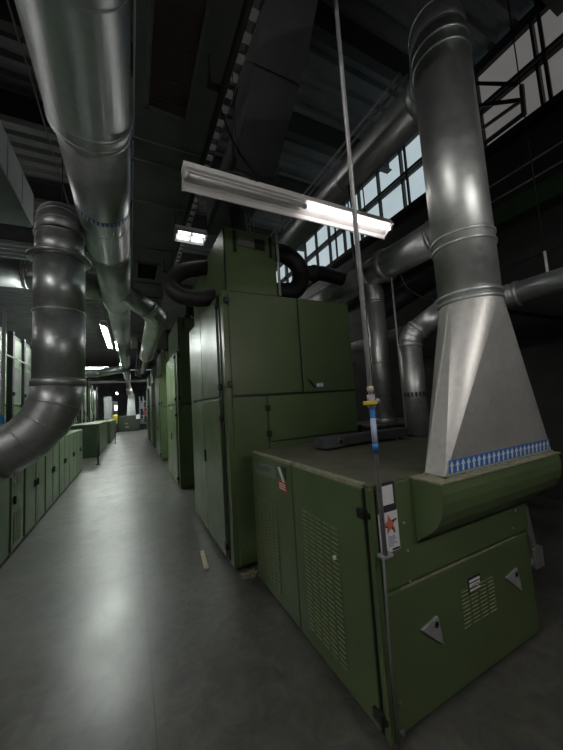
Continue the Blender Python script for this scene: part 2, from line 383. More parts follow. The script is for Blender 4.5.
T.part('instruction_sheet', il, [PAPER, INKB, REDI, GREYI], label='white instruction sheet with a red star under a black framed note')
# green scoop under the hood
prof = [(Y0 - .006, 1.197), (1.046, 1.197), (1.036, 1.15), (1.040, 1.10), (1.052, 1.045), (1.085, .985), (1.135, .935), (1.19, .895), (Y0 - .006, .866)]
T.part('scoop', MB().prism(prof, 'x', 1.352, 2.535), GREEN, .004, label='curved green scoop jutting out below the hood')
T.part('scoop_lip', MB().box(1.345, 2.545, 1.036, 1.225, 1.197, 1.206), LINT, label='pale dusty lip')

# ------------------------------------------------------------------ hood and vertical duct above it
CX, CY, R1 = 1.975, 1.168, .178
T = Thing('extraction_duct', 'large galvanised duct rising from the near machine hood and bending back overhead', 'duct', (CX, CY, 1.206))
bx = [(1.445, 1.085), (2.545, 1.085), (2.545, 1.205), (1.445, 1.205)]; zb, zt = 1.206, 2.195
n = 48
def cpt(a, z=zt): return (CX + R1*math.cos(a), CY + R1*math.sin(a), z)
hd = MB()
ext = [-PI/2, 0, PI/2, PI]      # front, right, back, left tangent points
for k in range(4):
    p, q = bx[k], bx[(k + 1) % 4]
    hd.add([(p[0], p[1], zb), (q[0], q[1], zb), cpt(ext[k])], [(0, 1, 2)])
    c = bx[(k + 1) % 4]; a0 = ext[k]; seg = n//4
    vs = [(c[0], c[1], zb)] + [cpt(a0 + PI/2*i/seg) for i in range(seg + 1)]
    o = len(hd.v); hd.add(vs, [(0, i + 1, i + 2) for i in range(seg)], 0, True)
hood = T.part('hood', hd, HOODM, label='flared square-to-round hood')
T.part('hood_seam', MB().beam((1.446, 1.200, zb), (1.800, 1.190, zt), .008, .008), HOODM, parent=hood)
ff = MB().box(1.438, 2.552, 1.078, 1.092, 1.206, 1.216).box(1.438, 1.452, 1.078, 1.21, 1.206, 1.216)
T.part('base_flange', ff, LINT, parent=hood)
# blue strip of white arrows, lying on the sloping front sheet
def on_front(x, t):   # point on the front triangle t metres up the slope
    a = Vector((x, 1.085, zb)); ap_ = Vector(cpt(-PI/2)); mid = Vector((1.995, 1.085, zb)); d_ = (ap_ - mid).normalized()
    return a + d_*t
nrm = Vector((0, -1, .08)).normalized()
ar = MB(); na = 22; xa, xb = 1.475, 2.51
def qd(x0, x1, t0, t1, m, e):
    ar.add([on_front(x0, t0) + nrm*e, on_front(x1, t0) + nrm*e, on_front(x1, t1) + nrm*e, on_front(x0, t1) + nrm*e], [(0, 1, 2, 3)], m)
qd(xa, xb, .018, .088, 0, .003)
for i in range(na):
    w_ = (xb - xa)/na; c = xa + w_*(i + .5)
    qd(c - w_*.16, c + w_*.16, .022, .055, 1, .0042)
    ar.add([on_front(c - w_*.40, .055) + nrm*.0042, on_front(c + w_*.40, .055) + nrm*.0042, on_front(c, .084) + nrm*.0042], [(0, 1, 2)], 1)
T.part('arrow_strip', ar, [BLUE, PAPER], parent=hood, label='blue strip of white up arrows')
mk = MB()
for (x, y, z) in ((1.812, 1.095, 1.99), (1.80, 1.082, 1.925)):
    mk.obox((x, y, z), (1, -1, 0), (0, 0, 1), (-1, -1, 0), .012, .022, .001)
pts = [(CX, CY, zt), (CX, CY, 4.29), (2.42, 1.52, 4.31), (2.42, 6.4, 4.31)]
arc1 = corner_arc(pts[0], pts[1], pts[2], .24, 6); arc2 = corner_arc(arc1[-1], pts[2], pts[3], .34, 5)
T.part('pipe_section', MB().tube([pts[0], arc1[0]], R1, 48), GALVB)
gn = arc1 + arc2
e = MB().tube(gn, R1*1.003, 48)
for i in (3, 7, 8, 9, 10): ring(e, gn[i], gn[i + 1] - gn[i - 1], R1*1.003, .012, .005, 0, 48)
T.part('elbow', e, GALV)
hz = MB().tube([arc2[-1], pts[3]], R1, 48)
for y in (2.7, 3.7, 4.7): ring(hz, (2.42, y, 4.31), (0, 1, 0), R1, .02, .005, 0, 48)
T.part('pipe_section', hz, GALVD)
for z in (2.208, 2.25, 2.57, 2.63): band(T, (CX, CY, z), (0, 0, 1), R1, .022, .009, GALVB, 48)
for z in (3.90, 3.99): band(T, (CX, CY, z), (0, 0, 1), R1, .02, .007, GALV, 48)

# conduit and junction box at the right rear of the scoop
DX = .075
T = Thing('conduit', 'galvanised twin conduit with a box beside the right edge of the near cabinet', 'conduit', (2.55, 1.32, .33))
T.part('pipe', MB().tube([(2.50+DX, 1.33, .92), (2.52+DX, 1.325, .70), (2.545+DX, 1.32, .47)], .021, 14), GALVB)
T.part('pipe', MB().tube([(2.54+DX, 1.34, .92), (2.56+DX, 1.335, .70), (2.59+DX, 1.33, .47)], .021, 14), GALVB)
T.part('junction_box', MB().box(2.525+DX, 2.635+DX, 1.29, 1.36, .335, .475), GALVB, .006)
T.part('bracket', MB().box(2.425, 2.54+DX, 1.315, 1.335, .36, .40), BRUSH)

# machine bed behind, carrying the drop ducts
T = Thing('machine_bed', 'low dark green machine bed behind the near cabinet carrying the drop ducts', 'machine', (3.1, 2.4, 0))
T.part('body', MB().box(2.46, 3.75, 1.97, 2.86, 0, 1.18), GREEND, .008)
T.part('top_panel', MB().box(2.45, 3.76, 1.96, 2.87, 1.18, 1.195), DUSTY)
T.part('duct_socket', MB().tube([(2.83, 2.38, 1.195), (2.83, 2.38, 1.215)], .15, 32), DARKST)
T = Thing('filter_box', 'dark steel box below the first drop duct beside the tall cabinet', 'box', (3.2, 3.15, 0))
T.part('body', MB().box(2.72, 3.75, 2.89, 3.55, 0, 1.27), DARKST, .008)
T.part('lid', MB().box(2.71, 3.76, 2.88, 3.56, 1.27, 1.295), GREYST, .004)

# grey bar lying on the machine top
T = Thing('suction_bar', 'blue-grey rectangular steel bar lying on the near machine top', 'bar', (2.0, 2.35, 1.2))
T.part('beam', MB().box(1.735, 2.56, 2.285, 2.43, 1.224, 1.306), BAR, .004)
T.part('end_block', MB().box(1.50, 1.735, 2.255, 2.44, 1.222, 1.312), BAR, .004)
T.part('port', MB().tube([(1.672, 2.256, 1.267), (1.672, 2.243, 1.267)], [.031, .031], 24).tube([(1.672, 2.244, 1.267), (1.672, 2.240, 1.267)], .022, 20, 1), [GREYST, BLACK], label='round black port')
for x in (1.57, 2.48): T.part('foot', MB().tube([(x, 2.33, 1.202), (x, 2.33, 1.226)], .018, 14), BLACK)

# vertical air pipe in front of the cabinet
T = Thing('air_pipe', 'thin steel pipe rising past the near cabinet corner with yellow valve and blue sleeve', 'pipe', (1.058, 1.15, 0))
T.part('pipe', MB().tube([(1.058, 1.15, .90), (1.058, 1.15, 6.82)], .0118, 16), BRUSH)
T.part('hose', MB().tube([(1.060, 1.165, .90), (1.072, 1.19, .5), (1.085, 1.20, .03)], .007, 10), GREYST, label='thin grey line down the cabinet edge')
T.part('end_cap', MB().box(1.035, 1.10, 1.138, 1.18, .893, .908), BRUSH, .003)
T.part('blue_sleeve', MB().tube([(1.058, 1.15, 1.375), (1.058, 1.15, 1.595)], .0132, 18, 0).tube([(1.058, 1.15, 1.43), (1.058, 1.15, 1.545)], .0136, 18, 1).tube([(1.058, 1.15, 1.395), (1.058, 1.15, 1.425)], .0138, 18, 2), [BLUE, PALEB, BLUEL], label='blue and pale printed sleeve')
v = T.part('valve', MB().tube([(1.058, 1.15, 1.595), (1.058, 1.15, 1.66)], .019, 16).tube([(1.058, 1.13, 1.628), (1.085, 1.13, 1.628)], .012, 12), BRUSH)
T.part('valve_handle', MB().box(.985, 1.068, 1.118, 1.130, 1.612, 1.630), YELLOW, .003, parent=v, label='yellow lever handle')
T.part('coupling', MB().tube([(1.058, 1.15, 1.675), (1.058, 1.15, 1.70)], .016, 16), LINTW)

# ------------------------------------------------------------------ tall green machine
def tall_machine():
    T = Thing('chute_feed_cabinet', 'x', 'machine', (1.74, 4.04, 0), 'tall green machines along the aisle')
    a0, a1, b0, b1, h = .885, 2.58, 3.08, 5.02, 2.885
    T.part('body', MB().box(a0 + .012, a1, b0 + .012, b1, .04, h).box(a0 + .05, a1 - .03, b0 + .05, b1 - .03, 0, .04), GREEN, .006)
    for y0, y1 in ((4.13, 4.78), (3.30, 4.115)):
        T.part('upper_door', MB().box(a0 - .012, a0 + .014, y0, y1, 1.755, h - .02), GREENL if 0 else GREEN, .006)
        T.part('lower_door', MB().box(a0 - .012, a0 + .014, y0, y1, .07, 1.725), GREEN, .006)
    T.part('door_gap', MB().box(a0 + .002, a0 + .0135, 3.215, 3.30, .07, h - .01), BLACK)
    T.part('side_panel', MB().box(a0 - .008, a0 + .014, 4.80, 5.01, .06, h - .01), GREEN, .005)
    for z in (2.77, 1.86, 1.52, .20):
        T.part('latch', MB().box(a0 - .032, a0 + .004, 3.235, 3.30, z - .03, z + .03), BLACK, .005)
    T.part('stud', MB().tube([(a0 - .01, 4.02, 1.68), (a0 - .03, 4.02, 1.68)], .012, 10), WHITE)
    T.part('handle', MB().box(a0 - .03, a0 - .01, 4.085, 4.11, .95, 1.10), BLACK, .004)
    T.part('front_door', MB().box(.955, 1.798, b0 - .012, b0 + .014, 1.755, h - .01), GREEN, .006)
    fd = T.part('front_door', MB().box(1.822, a1 - .015, b0 - .012, b0 + .014, 1.755, h - .01), GREEN, .006)
    T.part('front_gap', MB().box(1.798, 1.822, b0 - .001, b0 + .0135, 1.755, h - .01), BLACK)
    T.part('split_line', MB().box(.955, a1 - .01, b0 - .0135, b0 + .012, 1.735, 1.755), BLACK)
    wl = MB().box(1.99, 2.09, b0 - .016, b0 - .011, 1.805, 1.855, 0).box(2.0, 2.035, b0 - .018, b0 - .015, 1.815, 1.845, 1).box(2.045, 2.08, b0 - .018, b0 - .015, 1.815, 1.845, 1)
    T.part('label', wl, [GREYI, PAPER], parent=fd)
    T.part('handle', MB().prism([(1.87, 1.90), (1.90, 1.90), (1.985, 1.80), (1.955, 1.80)], 'y', b0 - .02, b0 - .01), BLACK, parent=fd)
    T.part('lower_panel', MB().box(.955, 1.335, b0 - .010, b0 + .014, .06, 1.732), GREEN, .005)
    T.part('hatch', MB().box(1.352, a1 - .015, b0 - .010, b0 + .014, 1.235, 1.732), GREEN, .006)
    T.part('lower_panel', MB().box(1.352, a1 - .015, b0 - .008, b0 + .014, .06, 1.22), GREEN, .005)
    for x, z in ((1.344, 1.60), (1.344, 1.325), (.932, 2.772), (.926, 1.87)):
        T.part('latch', MB().box(x - .026, x + .026, b0 - .032, b0 - .004, z - .032, z + .032), BLACK, .005)
    for x, z in ((1.12, 1.53), (1.19, 1.62), (1.95, 1.48)):
        T.part('stud', MB().tube([(x, b0 - .01, z), (x, b0 - .022, z)], .009, 10), GREYST)
    # head box
    hb = T.part('head_box', MB().box(.945, 1.565, b0 + .01, 4.9, h, 3.615), GREEN, .006, label='narrow green head box')
    T.part('corner_gap', MB().box(.940, .952, b0 + .004, b0 + .03, h + .02, 3.60), BLACK, parent=hb)
    T.part('vent_plate', MB().box(1.10, 1.30, b0 - .004, b0 + .012, 3.42, 3.53, 0).box(1.30, 1.43, b0 - .006, b0 + .012, 3.41, 3.53, 1), [GREYST, BLACK], parent=hb)
    for x in (1.06, 1.50): T.part('bracket', MB().box(x - .012, x + .012, b0 - .012, b0 + .012, 3.34, 3.58), BLACK, parent=hb)
    T.part('conduit', MB().tube([(1.59, b0 - .005, h), (1.59, b0 - .005, 3.66)], .016, 12), BRUSH)
    mt = T.part('motor', MB().tube([(1.13, 3.35, 3.68), (1.30, 3.35, 3.68)], .075, 20).box(1.12, 1.31, 3.29, 3.41, 3.615, 3.66), BLACK)
    T.part('connector', MB().box(1.285, 1.36, 3.20, 3.28, 3.615, 3.655), WHITE, parent=mt)
    T.part('riser', MB().tube([(1.32, 3.6, 3.615), (1.32, 3.6, 4.1), (1.30, 3.9, 4.5)], .11, 20), RUBBER)
    # hoses
    T.part('hose', MB().tube(smooth_pts([(.95, 3.95, 3.52), (.62, 3.85, 3.37), (.46, 3.74, 3.14), (.55, 3.66, 2.99), (.76, 3.62, 2.955), (.97, 3.62, 3.0)]), .098, 20), RUBBER, label='black hose looping out over the aisle')
    T.part('hose', MB().tube(smooth_pts([(1.55, 3.45, 3.56), (1.80, 3.40, 3.60), (2.02, 3.38, 3.48), (2.08, 3.38, 3.29), (1.97, 3.38, 3.11), (1.78, 3.40, 3.07), (1.55, 3.45, 3.08)]), .115, 20), RUBBER, label='thick black hose bend at the right of the head box')
    return T.o
def smooth_pts(P, k=7):
    P = [Vector(p) for p in P]; out = []
    for i in range(len(P) - 1):
        p0, p1, p2, p3 = P[max(i - 1, 0)], P[i], P[i + 1], P[min(i + 2, len(P) - 1)]
        for j in range(k):
            t = j/k; out.append(.5*((2*p1) + (p2 - p0)*t + (2*p0 - 5*p1 + 4*p2 - p3)*t*t + (3*p1 - p0 - 3*p2 + p3)*t**3))
    return out + [P[-1]]
tm = tall_machine()
labs = ['nearest tall green machine cabinet with a head box, right beside the low cabinet',
        'second tall green machine along the right side of the aisle',
        'third tall green machine along the right side of the aisle',
        'fourth tall green machine along the right side of the aisle',
        'last tall green machine at the far right end of the aisle']
tm['label'] = labs[0]
for i, dy in ((1, 3.62), (2, 7.75), (3, 11.7), (4, 15.3)):
    c = copy_tree(tm); c.location.y = 4.04 + dy; c['label'] = labs[i]
    for ch in list(c.children):       # the aisle-side hose loop is seen on the nearest machine only
        if ch.get('label') == 'black hose looping out over the aisle': bpy.data.objects.remove(ch)

# ------------------------------------------------------------------ overhead main duct along the aisle
T = Thing('overhead_duct', 'long galvanised round duct running overhead along the aisle', 'duct', (-.253, 0, 4.08))
segs = [(-2.5, 2.72, .300), (2.72, 4.9, .284), (4.9, 7.4, .262), (7.4, 11, .240), (11, 17, .215), (17, 24, .195), (24, 31.5, .175)]
for y0, y1, r in segs:
    cx = .042 - r; mb = MB().tube([(cx, y0, 4.08), (cx, y1, 4.08)], r, 48)
    yy = y0 + 1.4
    while yy < y1 - .5: ring(mb, (cx, yy, 4.08), (0, 1, 0), r, .014, .002, 0, 48); yy += 1.4
    T.part('pipe_section', mb, GALV)
    if y1 < 30: band(T, (cx, y1, 4.08), (0, 1, 0), r - .004, .05, .012, GALV, 48)
band(T, (-.245, 2.60, 4.08), (0, 1, 0), .298, .03, .010, GALV, 48)
ab = MB(); r = .2865; cx = .042 - .284
for k in range(40):
    a = 2*PI*k/40
    for (a0, a1, y0, y1, m, rr_) in ((a, a + 2*PI/40, 3.78, 3.86, 0, r), (a + .03, a + .105, 3.79, 3.85, 1, r + .002)):
        ab.add([(cx + rr_*math.cos(t), y, 4.08 + rr_*math.sin(t)) for t, y in ((a0, y0), (a1, y0), (a1, y1), (a0, y1))], [(0, 1, 2, 3)], m)
T.part('arrow_band', ab, [BLUE, PAPER], label='blue band of white arrows round the duct')
for y in (1.0, 6.2, 12, 19): T.part('hanger', MB().tube([(-.24, y, 4.36), (-.24, y, 7.27)], .01, 8), DARKST)

# branch from the main duct going to the right, then along the aisle
T = Thing('branch_duct', 'pale galvanised branch pipe running beside the overhead duct above the right machines', 'duct', (.5, 6.5, 3.55))
duct(T, [(-.02, 6.70, 4.0), (.54, 6.85, 3.66), (.50, 10.8, 3.45)], .20, .22, 4, GALVB)
band(T, (.50, 10.78, 3.45), (0, 1, 0), .20, .08, .02, GALVB)
T.part('reducer', MB().tube([(.50, 10.8, 3.45), (.52, 11.2, 3.43), (.55, 15, 3.4)], [.185, .10, .10], 24), GALVD)
T.part('hanger', MB().tube([(.52, 8.6, 3.75), (.52, 8.6, 4.5)], .008, 8), DARKST)

T = Thing('cross_duct', 'grey round duct crossing high on the left behind the elbow duct', 'duct', (-2.2, 7.0, 4.3))
duct(T, [(-.50, 7.0, 4.20), (-1.7, 7.0, 4.33), (-4.8, 7.0, 4.33)], .25, .3, 3, GALVD)
T.part('hanger', MB().tube([(-2.6, 7, 4.57), (-2.6, 7, 7.27)], .008, 8), DARKST)
T = Thing('far_cross_duct', 'pale duct crossing the far left above the machines near the end', 'duct', (-1.4, 18, 3.9))
duct(T, [(-.05, 18, 3.98), (-1.5, 18, 3.72), (-4.5, 18, 3.72)], .2, .3, 3, GALVB)

# ------------------------------------------------------------------ left elbow duct
T = Thing('elbow_duct', 'steel duct with a flange at left, curving down to the left below', 'duct', (-.72, 4.3, 1.0))
r = .255
low = corner_arc((-1.75, 4.3, 1.07), (-.735, 4.3, 1.51), (-.725, 4.3, 4.1), .80, 4)
st_ = Vector((-1.31, 4.3, 1.262))
a2 = [st_] + low
e = MB().tube(a2, r*1.005, 48)
for i in range(1, len(a2) - 1): ring(e, a2[i], a2[i + 1] - a2[i - 1], r*1.005, .016, .007, 0, 48)
T.part('elbow', e, GALVD)
hi = corner_arc((-.725, 4.3, 2), (-.725, 4.3, 4.10), (-.95, 5.9, 4.10), .30, 5)
T.part('pipe_section', MB().tube([low[-1], (-.725, 4.3, 2.86)], r, 48), GALV)
T.part('pipe_section', MB().tube([(-.725, 4.3, 2.86), (-.725, 4.3, 3.50)], r*.995, 48), GALV)
T.part('pipe_section', MB().tube([(-.725, 4.3, 3.50), hi[0]], r*.97, 48), GALVD)
e = MB().tube(hi, r*.965, 48)
for i in range(1, len(hi) - 1): ring(e, hi[i], hi[i + 1] - hi[i - 1], r*.965, .014, .006, 0, 48)
T.part('elbow', e, GALVD)
T.part('pipe_section', MB().tube([hi[-1], (-.95, 5.9, 4.10)], r*.95, 48), GALVD)
band(T, low[-1], (0, 0, 1), r, .09, .016, GALVD, 48)
band(T, (-.725, 4.3, 2.86), (0, 0, 1), r, .022, .010, GALV, 48)
band(T, (-.725, 4.3, 3.52), (0, 0, 1), r*.97, .05, .075, GALVD, 48, 'flange')
band(T, (-.725, 4.3, 3.80), (0, 0, 1), r*.97, .025, .012, GALVD, 48)
T.part('intake_collar', MB().tube([(-1.335, 4.3, 1.25), (-1.27, 4.3, 1.279)], r + .02, 48), GALVD)
T.part('hanger', MB().tube([(-.9, 5.5, 4.33), (-.9, 5.5, 7.27)], .008, 8), DARKST)

# ------------------------------------------------------------------ right-hand pipe run and drops
T = Thing('pipe_run', 'galvanised round pipe running along above the tall cabinet towards the right wall side', 'duct', (3.0, 4, 3.33))
RY = [(2.05, 3.0), (3.0, 4.6), (4.6, 9)]
for y0, y1 in RY: T.part('pipe_section', MB().tube([(3.0, y0, 3.33), (3.0, y1, 3.33)], .185, 40), GALVB)  # brighter sheet puts the nearby lamp's light into the pipe colour
T.part('elbow', MB().tube([(3.0, 2.05, 3.33)] + corner_arc((3.0, 2.05, 3.33), (3.0, 1.75, 3.33), (3.0, 1.75, 4.5), .26, 5), .185, 40), GALVD)
T.part('pipe_section', MB().tube([(3.0, 1.75, 3.6), (3.0, 1.75, 7.27)], .183, 40), GALVD)
for y in (2.05, 4.6): band(T, (3.0, y, 3.33), (0, 1, 0), .185, .03, .010, GALVD)
band(T, (3.0, 2.78, 3.33), (0, 1, 0), .185, .10, .03, GALVD)
for y in (5.5, 8): T.part('hanger', MB().tube([(3.0, y, 3.5), (3.0, y, 6.84)], .01, 8), DARKST)
T = Thing('drop_duct', 'galvanised drop duct left of the other, just right of the tall cabinet', 'duct', (3.03, 3.05, 1.295))
T.part('tee', MB().tube(smooth_pts([(2.99, 3.25, 3.27), (3.01, 3.10, 3.18), (3.03, 3.05, 3.04), (3.03, 3.05, 2.94)]), .128, 32), GALVD)
T.part('pipe_section', MB().tube([(3.03, 3.05, 1.30), (3.03, 3.05, 2.94)], .122, 32), GALVB)
for z in (1.32, 1.34, 2.1, 2.92): band(T, (3.03, 3.05, z), (0, 0, 1), .122, .03, .010, GALV)
T = Thing('drop_duct', 'galvanised drop duct with a gored bend, between the other drop duct and the hood', 'duct', (2.83, 2.38, 1.215))
duct(T, [(2.83, 2.38, 1.215), (2.83, 2.38, 2.30), (3.12, 2.08, 2.58), (3.55, 1.70, 2.60), (3.55, .1, 2.58)], .118, .20, 4, GALVB)
bm_ = MB()
for k in range(18):
    a = 2*PI*k/18; bm_.add([(2.83 + .1195*math.cos(t), 2.38 + .1195*math.sin(t), z) for t, z in ((a, 1.62), (a + .2, 1.62), (a + .2, 1.67), (a, 1.67))], [(0, 1, 2, 3)])
T.part('marking_band', bm_, INKB, label='dark stencilled band')
T.part('hanger', MB().tube([(3.55, 1.35, 2.70), (3.55, 1.35, 2.92)], .012, 8), WHITE)
T.part('hanger_rod', MB().tube([(3.55, 1.35, 2.92), (3.55, 1.35, 7.27)], .006, 8), BLACK)
T = Thing('wall_duct', 'pale pipe low behind the two drop ducts near the right wall', 'duct', (4.1, 4, 2.65))
T.part('pipe_section', MB().tube([(4.1, 1.2, 2.72), (4.1, 9, 2.62)], .10, 24), GALVB)
band(T, (4.1, 3.9, 2.69), (0, 1, 0), .10, .05, .015, GALVB)
for y in (2.0, 6.5): T.part('bracket', MB().box(4.09, 5.5, y - .02, y + .02, 2.55, 2.59), DARKST)
T = Thing('dark_duct', 'dusty dark duct slanting up behind the near hood duct', 'duct', (4.0, 3.5, 3.3))
T.part('pipe_section', MB().tube([(3.55, 3.75, 2.95), (4.9, 3.2, 3.75)], .17, 24), DARKST)
T = Thing('link_duct', 'dark duct linking the black hose bend to the galvanised pipe run', 'duct', (2.4, 3.4, 3.45))
T.part('pipe_section', MB().tube([(2.08, 3.39, 3.36), (2.45, 3.42, 3.42), (2.86, 3.45, 3.40)], .10, 24), DARKST)
band(T, (2.30, 3.41, 3.395), (1, .05, .1), .10, .05, .015, DARKST)
T = Thing('cable_loop', 'thin dark cable hanging in loops near the lit end of the lamp', 'cable', (2.5, 3.0, 3.6))
T.part('cable', MB().tube(smooth_pts([(2.35, 2.6, 4.4), (2.36, 2.62, 4.0), (2.42, 2.65, 3.75), (2.56, 2.7, 3.72), (2.70, 2.75, 3.9), (2.75, 2.8, 4.4)]), .008, 8), BLACK)
T.part('cable', MB().tube(smooth_pts([(2.62, 2.95, 4.4), (2.62, 2.95, 3.6), (2.66, 2.93, 3.2), (2.56, 2.9, 3.0)]), .010, 8), GREYST)
for y, x in ((3.0, 2.75), (3.3, 2.95)):
    T.part('conduit', MB().tube([(x, y, 3.5), (x, y, 4.05)], .02, 10), DARKST)
T = Thing('hanging_cable', 'dark cable sagging between the drop duct bend and the pipe run', 'cable', (3.3, 2.5, 3.0))
T.part('cable', MB().tube(smooth_pts([(3.05, 2.6, 3.15), (3.1, 2.55, 2.95), (3.25, 2.4, 2.78), (3.45, 2.2, 2.72), (3.6, 2.1, 2.75)]), .008, 8), BLACK)
T = Thing('thin_conduit', 'thin vertical conduit between the two drop ducts', 'conduit', (3.02, 2.75, 1.2))
T.part('pipe', MB().tube([(3.02, 2.72, 1.197), (3.02, 2.72, 3.16)], .012, 10), BRUSH)

# ------------------------------------------------------------------ lamps
def lamp(name, label, cx, cy, z, L, along='x', lit='both', group=None, tubemat=TUBE, tubes=2, ceil=7.27, slant=False):
    T = Thing(name, label, 'lamp', (cx, cy, z), group)
    def V(a, b_, c): return (cx + a, cy + b_, z + c) if along == 'x' else (cx + b_, cy + a, z + c)
    hl = L/2
    def extr(poly, a0, a1, m=0):
        mb = MB(); nn = len(poly); vs = [V(a0, p[0], p[1]) for p in poly] + [V(a1, p[0], p[1]) for p in poly]
        mb.add(vs, [(i, (i + 1) % nn, (i + 1) % nn + nn, i + nn) for i in range(nn)] + [tuple(range(nn)), tuple(range(nn, 2*nn))], m); return mb
    if slant:   # one-sided fitting: the far flange hangs lower than the near edge
        T.part('reflector', extr([(-.085, .012), (-.08, .004), (-.01, -.004), (.055, -.045), (.055, -.085), (.063, -.09), (.07, -.04), (.05, .03), (-.05, .03)], -hl, hl), WHITE)
    else: T.part('reflector', extr([(-.14, -.055), (-.055, .02), (.055, .02), (.14, -.055), (.143, -.048), (.06, .03), (-.06, .03), (-.143, -.048)], -hl, hl), WHITE)
    T.part('ballast_box', extr([(-.05, -.005), (.05, -.005), (.06, .03), (.05, .07), (-.05, .07), (-.06, .03)], -hl + .01, hl - .01), WHITE)
    for a in (-hl, hl - .012):
        T.part('end_plate', extr([(-.085, .0), (-.05, .07), (.05, .07), (.07, -.09)] if slant else [(-.14, -.055), (-.055, .07), (.055, .07), (.14, -.055)], a, a + .012), WHITE)
    for b_ in ((-.07, .07) if tubes == 2 else (-.045,)):
        for k, (a0, a1) in enumerate(((-hl + .03, -.02), (.02, hl - .03))):
            on = lit == 'both' or (lit == 'right' and k == 1)
            T.part('tube', MB().tube([V(a0, b_, -.035), V(a1, b_, -.035)], .016, 14), tubemat if on else TUBEO)
        for a in (-hl + .02, 0, hl - .02):
            mbx = MB().tube([V(a - .012, b_, -.035), V(a + .012, b_, -.035)], .022, 12); T.part('lamp_holder', mbx, WHITE)
    for a in (-hl*.58, hl*.58): T.part('hanger', MB().tube([V(a, 0, .06), V(a, 0, ceil - z)], .004, 6), DARKST)
    return T
T = lamp('fluorescent_lamp', 'long white fluorescent fitting with only its right half lit, hanging before the tall cabinet', 1.422, 2.20, 3.40, 2.08, 'x', 'right', None, TUBE, 1, 7.27, True)
T.part('cable', MB().tube(smooth_pts([(.62, 2.17, 3.48), (.80, 2.14, 3.49), (.92, 2.15, 3.475), (1.0, 2.2, 3.53), (.90, 2.5, 4.1), (.84, 2.8, 4.9)]), .010, 8), BLACK)
aisle = [('lit fluorescent tube lamp above the aisle beside the overhead duct, nearest of the far lamps', -.46, 8.35, 3.50),
         ('lit fluorescent lamp half hidden behind the overhead duct, second along the aisle', -.44, 14.5, 4.55),
         ('lit fluorescent lamp half hidden behind the overhead duct, third along the aisle', -.44, 21.2, 4.55),
         ('lit fluorescent lamp over the far end machines', -.95, 29.0, 3.3)]
for a in aisle: lamp('fluorescent_lamp', a[0], a[1], a[2], a[3], 2.44, 'y', 'both', 'lit lamps down the aisle', TUBEC, 1, 7.27, True)
lamp('fluorescent_lamp', 'lit fluorescent lamp crossing high over the far left machines', -2.1, 22.5, 4.6, 1.8, 'x', 'both', 'lit lamps down the aisle', TUBEC)
lamp('fluorescent_lamp', 'short white lamp fitting above the black hose loop', .76, 3.95, 3.95, .40, 'x', 'both', None, TUBED, 2, 4.5)

# bare battens added around the hall as unseen fill lights
def batten(x, y, z, L, along='x'):
    T = Thing('fill_batten', 'added unseen fluorescent batten giving fill light to the hall', 'lamp', (x, y, z), 'added unseen fill lamps')
    h = L/2
    if along == 'x':
        T.part('housing', MB().box(x - h, x + h, y - .04, y + .04, z, z + .06), WHITE); a, b_ = (x - h + .03, y, z - .03), (x + h - .03, y, z - .03)
    else:
        T.part('housing', MB().box(x - .04, x + .04, y - h, y + h, z, z + .06), WHITE); a, b_ = (x, y - h + .03, z - .03), (x, y + h - .03, z - .03)
    T.part('tube', MB().tube([a, b_], .019, 14), TUBEB)
    T.part('hanger', MB().tube([(x, y, z + .06), (x, y, 7.27)], .006, 6), DARKST)
for x, y, z, L, al in FILL_LAMPS: batten(x, y, z, L, al)

# ------------------------------------------------------------------ ceiling services
T = Thing('rectangular_duct', 'large dark rectangular ceiling duct with two grilles right of the round overhead duct', 'duct', (.45, 5, 4.5))
T.part('body', MB().box(.085, .80, -2, 15, 4.5, 5.15), SHEET)
for y in (.4, 3.25, 3.55, 4.3, 5.6, 7.2, 9.4, 12): T.part('joint_flange', MB().box(.06, .825, y - .02, y + .02, 4.482, 5.17), SHEET)
def grille(x0, x1, y0, y1, n):
    g = T.part('grille', MB().box(x0, x1, y0, y0 + .03, 4.48, 4.502).box(x0, x1, y1 - .03, y1, 4.48, 4.502).box(x0, x0 + .03, y0, y1, 4.48, 4.502).box(x1 - .03, x1, y0, y1, 4.48, 4.502), GREYST)
    sl = MB().box(x0 + .03, x1 - .03, y0 + .03, y1 - .03, 4.4965, 4.4995, 0)
    for k in range(n):
        y = y0 + .05 + (y1 - y0 - .1)*k/(n - 1); sl.obox(((x0 + x1)/2, y, 4.488), (1, 0, 0), (0, 1, 1), (0, -1, 1), x1 - x0 - .06, .018, .003)
    T.part('slats', sl, [VENT, BLACK], parent=g)
grille(.17, .56, .75, 2.85, 44); grille(.15, .56, 6.15, 6.95, 18)
for y in (1.5, 8): T.part('hanger', MB().box(.065, .085, y - .02, y + .02, 4.5, 7.27).box(.80, .82, y - .02, y + .02, 4.5, 7.27).box(.065, .82, y - .02, y + .02, 4.44, 4.465), DARKST)
T = Thing('sloping_duct', 'dark rectangular duct sloping down from the roof above the lamp', 'duct', (1.7, 3.5, 5))
T.part('body', MB().prism([(2.05, 7.27), (2.25, 6.55), (2.75, 5.88), (3.85, 5.02), (5.6, 5.0), (5.6, 5.6), (4.05, 5.62), (3.2, 6.25), (2.85, 6.75), (2.75, 7.27)], 'x', 1.40, 2.02), SHEET)
T.part('joint_flange', MB().obox((1.71, 3.15, 5.93), (1, 0, 0), (0, .62, .78), (0, -.78, .62), .66, .70, .03), SHEET)
T.part('joint_flange', MB().box(1.38, 2.04, 3.87, 3.90, 4.98, 5.64), SHEET)
T = Thing('lit_deck_strip', 'strip of white bars between the rectangular ducts imitating lit roof corrugation', 'imitated lit deck', (.94, 4, 5))
T.part('rail', MB().box(.855, .865, .5, 8, 4.98, 5.06), DARKST); T.part('rail', MB().box(1.055, 1.065, .5, 8, 4.98, 5.06), BRUSH)
